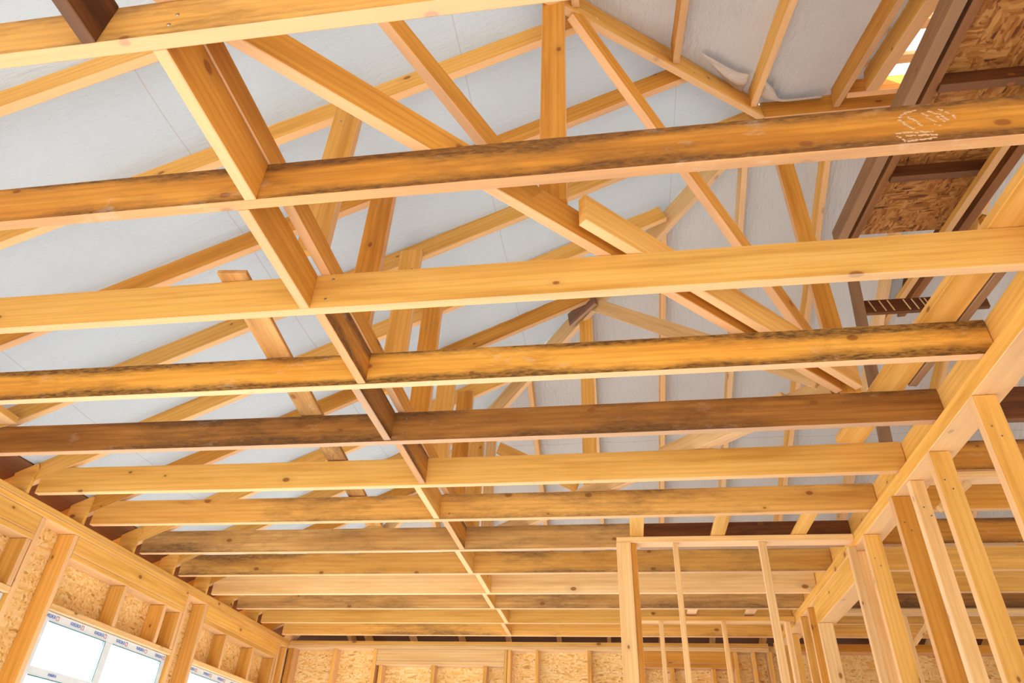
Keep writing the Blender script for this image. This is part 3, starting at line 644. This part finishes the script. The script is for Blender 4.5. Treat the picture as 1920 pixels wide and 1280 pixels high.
# ------------------------------------------------------------------ back wall
def bw(name, x0, x1, z0, z1, mat, label, cat, group, y1=YB + .143):
    return slab(name, x0, x1, YB, y1, z0, z1, mat, label, cat, group)
bw('top_plate', XL + .002, 1.60, 1.757, ZJ - .001, PINE, 'upper top plate of the back wall', 'plate', 'wall plates')
bw('top_plate', XL + .002, 1.60, 1.712, 1.755, PALE, 'lower top plate of the back wall', 'plate', 'wall plates')
bw('top_plate', 1.812, 6.0, 1.712, ZJ - .001, PINE2, 'top plate of the back wall in the right-hand room', 'plate', 'wall plates')
BS = [(-4.085, .05, 'at the left corner, doubled'), (-4.030, .03, 'second one at the left corner'), (-3.505, T, 'left of centre of the first chipboard field'), (-2.992, T, 'at the left end of the boarded-up opening'),
      (-1.392, .03, 'at the right end of the boarded-up opening, inner one'), (-1.358, .04, 'at the right end of the boarded-up opening, outer one'), (-1.030, .035, 'between opening and middle chipboard field'),
      (-.427, T, 'left of the ladder-like partition'), (.16, T, 'hidden by the partition corner post'), (1.20, .05, 'right of the small header behind the partition'), (1.40, T, 'right of that, before the corner'), (1.575, .05, 'in the right corner'),
      (2.2, T, 'first one in the right-hand room'), (2.8, T, 'second one in the right-hand room'), (3.4, T, 'third one in the right-hand room'), (4.0, T, 'fourth one in the right-hand room')]
for x, w, l in BS:
    bw('wall_stud', x, x + w - .001, -ZC, 1.710, PINE if x > -3.6 else PINE2, f'back wall stud {l}', 'stud', 'studs of the back wall')
bw('header_beam', -2.946, -1.394, 1.584, 1.710, PALE, 'pale header board over the boarded-up opening of the back wall', 'beam', 'window headers', YB + .045)
bw('header_plate', -2.946, -1.394, 1.537, 1.582, PALE, 'flat plate under the pale header of the back wall', 'plate', 'window headers')
bw('header_beam', .206, 1.198, 1.584, 1.710, PINE2, 'orange header board behind the ladder-like partition', 'beam', 'window headers', YB + .045)
bw('header_plate', .206, 1.198, 1.537, 1.582, PINE2, 'flat plate under the orange header of the back wall', 'plate', 'window headers')
for x, l in ((-2.902, 'left end'), (-2.262, 'middle'), (-1.641, 'right')):
    bw('cripple_stud', x, x + .042, 1.04, 1.535, PINE, f'{l} short stud in the boarded-up opening of the back wall', 'stud', 'short studs of the back wall')
for x, l in ((.50, 'left'), (.95, 'right')):
    bw('cripple_stud', x, x + .042, 1.04, 1.535, PINE2, f'{l} short stud under the orange header of the back wall', 'stud', 'short studs of the back wall')
bw('lintel', -2.946, -1.394, .995, 1.038, PALE, 'lintel low in the back wall opening, below the picture', 'beam', 'window lintels')
bw('lintel', .206, 1.198, .995, 1.038, PALE, 'lintel low behind the ladder-like partition, below the picture', 'beam', 'window lintels')

panel_wall('wall_front', XL - .157, 7.0, -2.345, -2.333, -ZC, ZJ, [(-3.4, 3.6, -1.1, 1.2)], OSB, 'unseen chipboard wall behind the camera, added to hold back light', 'x')  # added to cut light from behind; opening sized to fill the lower framing
panel_wall('wall_right', 7.0, 7.012, -2.333, YB + .145, -ZC, ZJ, [(-.5, 1.5, -.3, 1.0), (4.0, 5.5, -.3, 1.0)], OSB, 'unseen chipboard wall of the far right-hand room, added to block side light', 'y')  # added to stop sky fill coming in from the open right side
# soffit boards closing the eaves
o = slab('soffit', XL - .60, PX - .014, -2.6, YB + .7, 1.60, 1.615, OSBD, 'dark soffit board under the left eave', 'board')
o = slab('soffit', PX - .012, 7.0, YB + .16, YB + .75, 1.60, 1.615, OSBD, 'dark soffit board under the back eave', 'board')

beam('eave_shade', (XL - .56, 3.4 - 5.9, left_z(XL - .56) + UP - .03), (XL - .56, 3.4 + 5.9, left_z(XL - .56) + UP - .03), (-.56, 0), (0, .022), DARK, 'dark sheet added as shade under the roof along the left eave', 'board', upv=(-M, 0, 1))  # dark sheet added for the shade on the unlit membrane at the eave
beam('eave_shade', (XL - .5, YB + .56, back_z(YB + .56) + UP - .03), (7.0, YB + .56, back_z(YB + .56) + UP - .03), (-.46, 0), (0, .022), DARK, 'dark sheet added as shade under the roof along the back eave', 'board', upv=(0, M, 1))  # second added shade sheet, for the back
# ------------------------------------------------------------------ floor, ground
bm = box_bm(XL - .16, 7.0, -2.2, YB + .16, -ZC - .1, -ZC, 0)
o = link('floor', bm, CONC, None, Matrix.Translation((0, 0, ZC))); tag(o, 'pale bare floor under the joists', None, None, 'structure')
bm = box_bm(-40, 40, -40, 40, -ZC - .5, -ZC - .3, 0)
o = link('ground', bm, GROUND, None, Matrix.Translation((0, 0, ZC))); tag(o, 'sandy ground outside the house', None, None, 'structure')

# ------------------------------------------------------------------ light
w = bpy.data.worlds.new('World'); bpy.context.scene.world = w; w.use_nodes = True
t = w.node_tree; bg = t.nodes['Background']
tc = t.nodes.new('ShaderNodeTexCoord'); sp = t.nodes.new('ShaderNodeSeparateXYZ'); t.links.new(tc.outputs['Generated'], sp.inputs[0])
cr = t.nodes.new('ShaderNodeValToRGB'); cr.color_ramp.elements[0].position = .0; cr.color_ramp.elements[0].color = (1, .98, .95, 1)
cr.color_ramp.elements[1].position = .6; cr.color_ramp.elements[1].color = (.78, .88, 1, 1)
t.links.new(sp.outputs[2], cr.inputs[0]); t.links.new(cr.outputs[0], bg.inputs['Color'])
bg.inputs['Strength'].default_value = 2.0
sun = bpy.data.lights.new('sun', 'SUN'); sun.energy = 23.0; sun.angle = math.radians(3); sun.color = (1, .985, .97)
so = bpy.data.objects.new('sun', sun); C.objects.link(so)
dirv = Vector((1.0, .30, -.55)).normalized(); so.rotation_euler = dirv.to_track_quat('-Z', 'Y').to_euler()

# ------------------------------------------------------------------ camera
cam = bpy.data.cameras.new('camera'); co = bpy.data.objects.new('camera', cam); C.objects.link(co)
f_px, pitch, yaw, roll = 1294.3, math.radians(35.148), math.radians(-9.675), math.radians(2.528)
cam.sensor_width = 36; cam.lens = f_px / 1920 * 36; cam.clip_start = .02; cam.clip_end = 200
fw = Vector((math.sin(yaw) * math.cos(pitch), math.cos(yaw) * math.cos(pitch), math.sin(pitch)))
rt = Vector((math.cos(yaw), -math.sin(yaw), 0)); up = rt.cross(fw)
r2 = rt * math.cos(roll) + up * math.sin(roll); u2 = -rt * math.sin(roll) + up * math.cos(roll)
co.matrix_world = Matrix(((r2.x, u2.x, -fw.x, 0), (r2.y, u2.y, -fw.y, 0), (r2.z, u2.z, -fw.z, ZC), (0, 0, 0, 1)))
sc = bpy.context.scene; sc.camera = co
sc.view_settings.view_transform = 'Standard'; sc.view_settings.look = 'None'
sc.view_settings.exposure = 0.26; sc.view_settings.gamma = 1.0
try: sc.cycles.use_denoising = True; sc.cycles.max_bounces = 7; sc.cycles.diffuse_bounces = 5
except Exception: pass
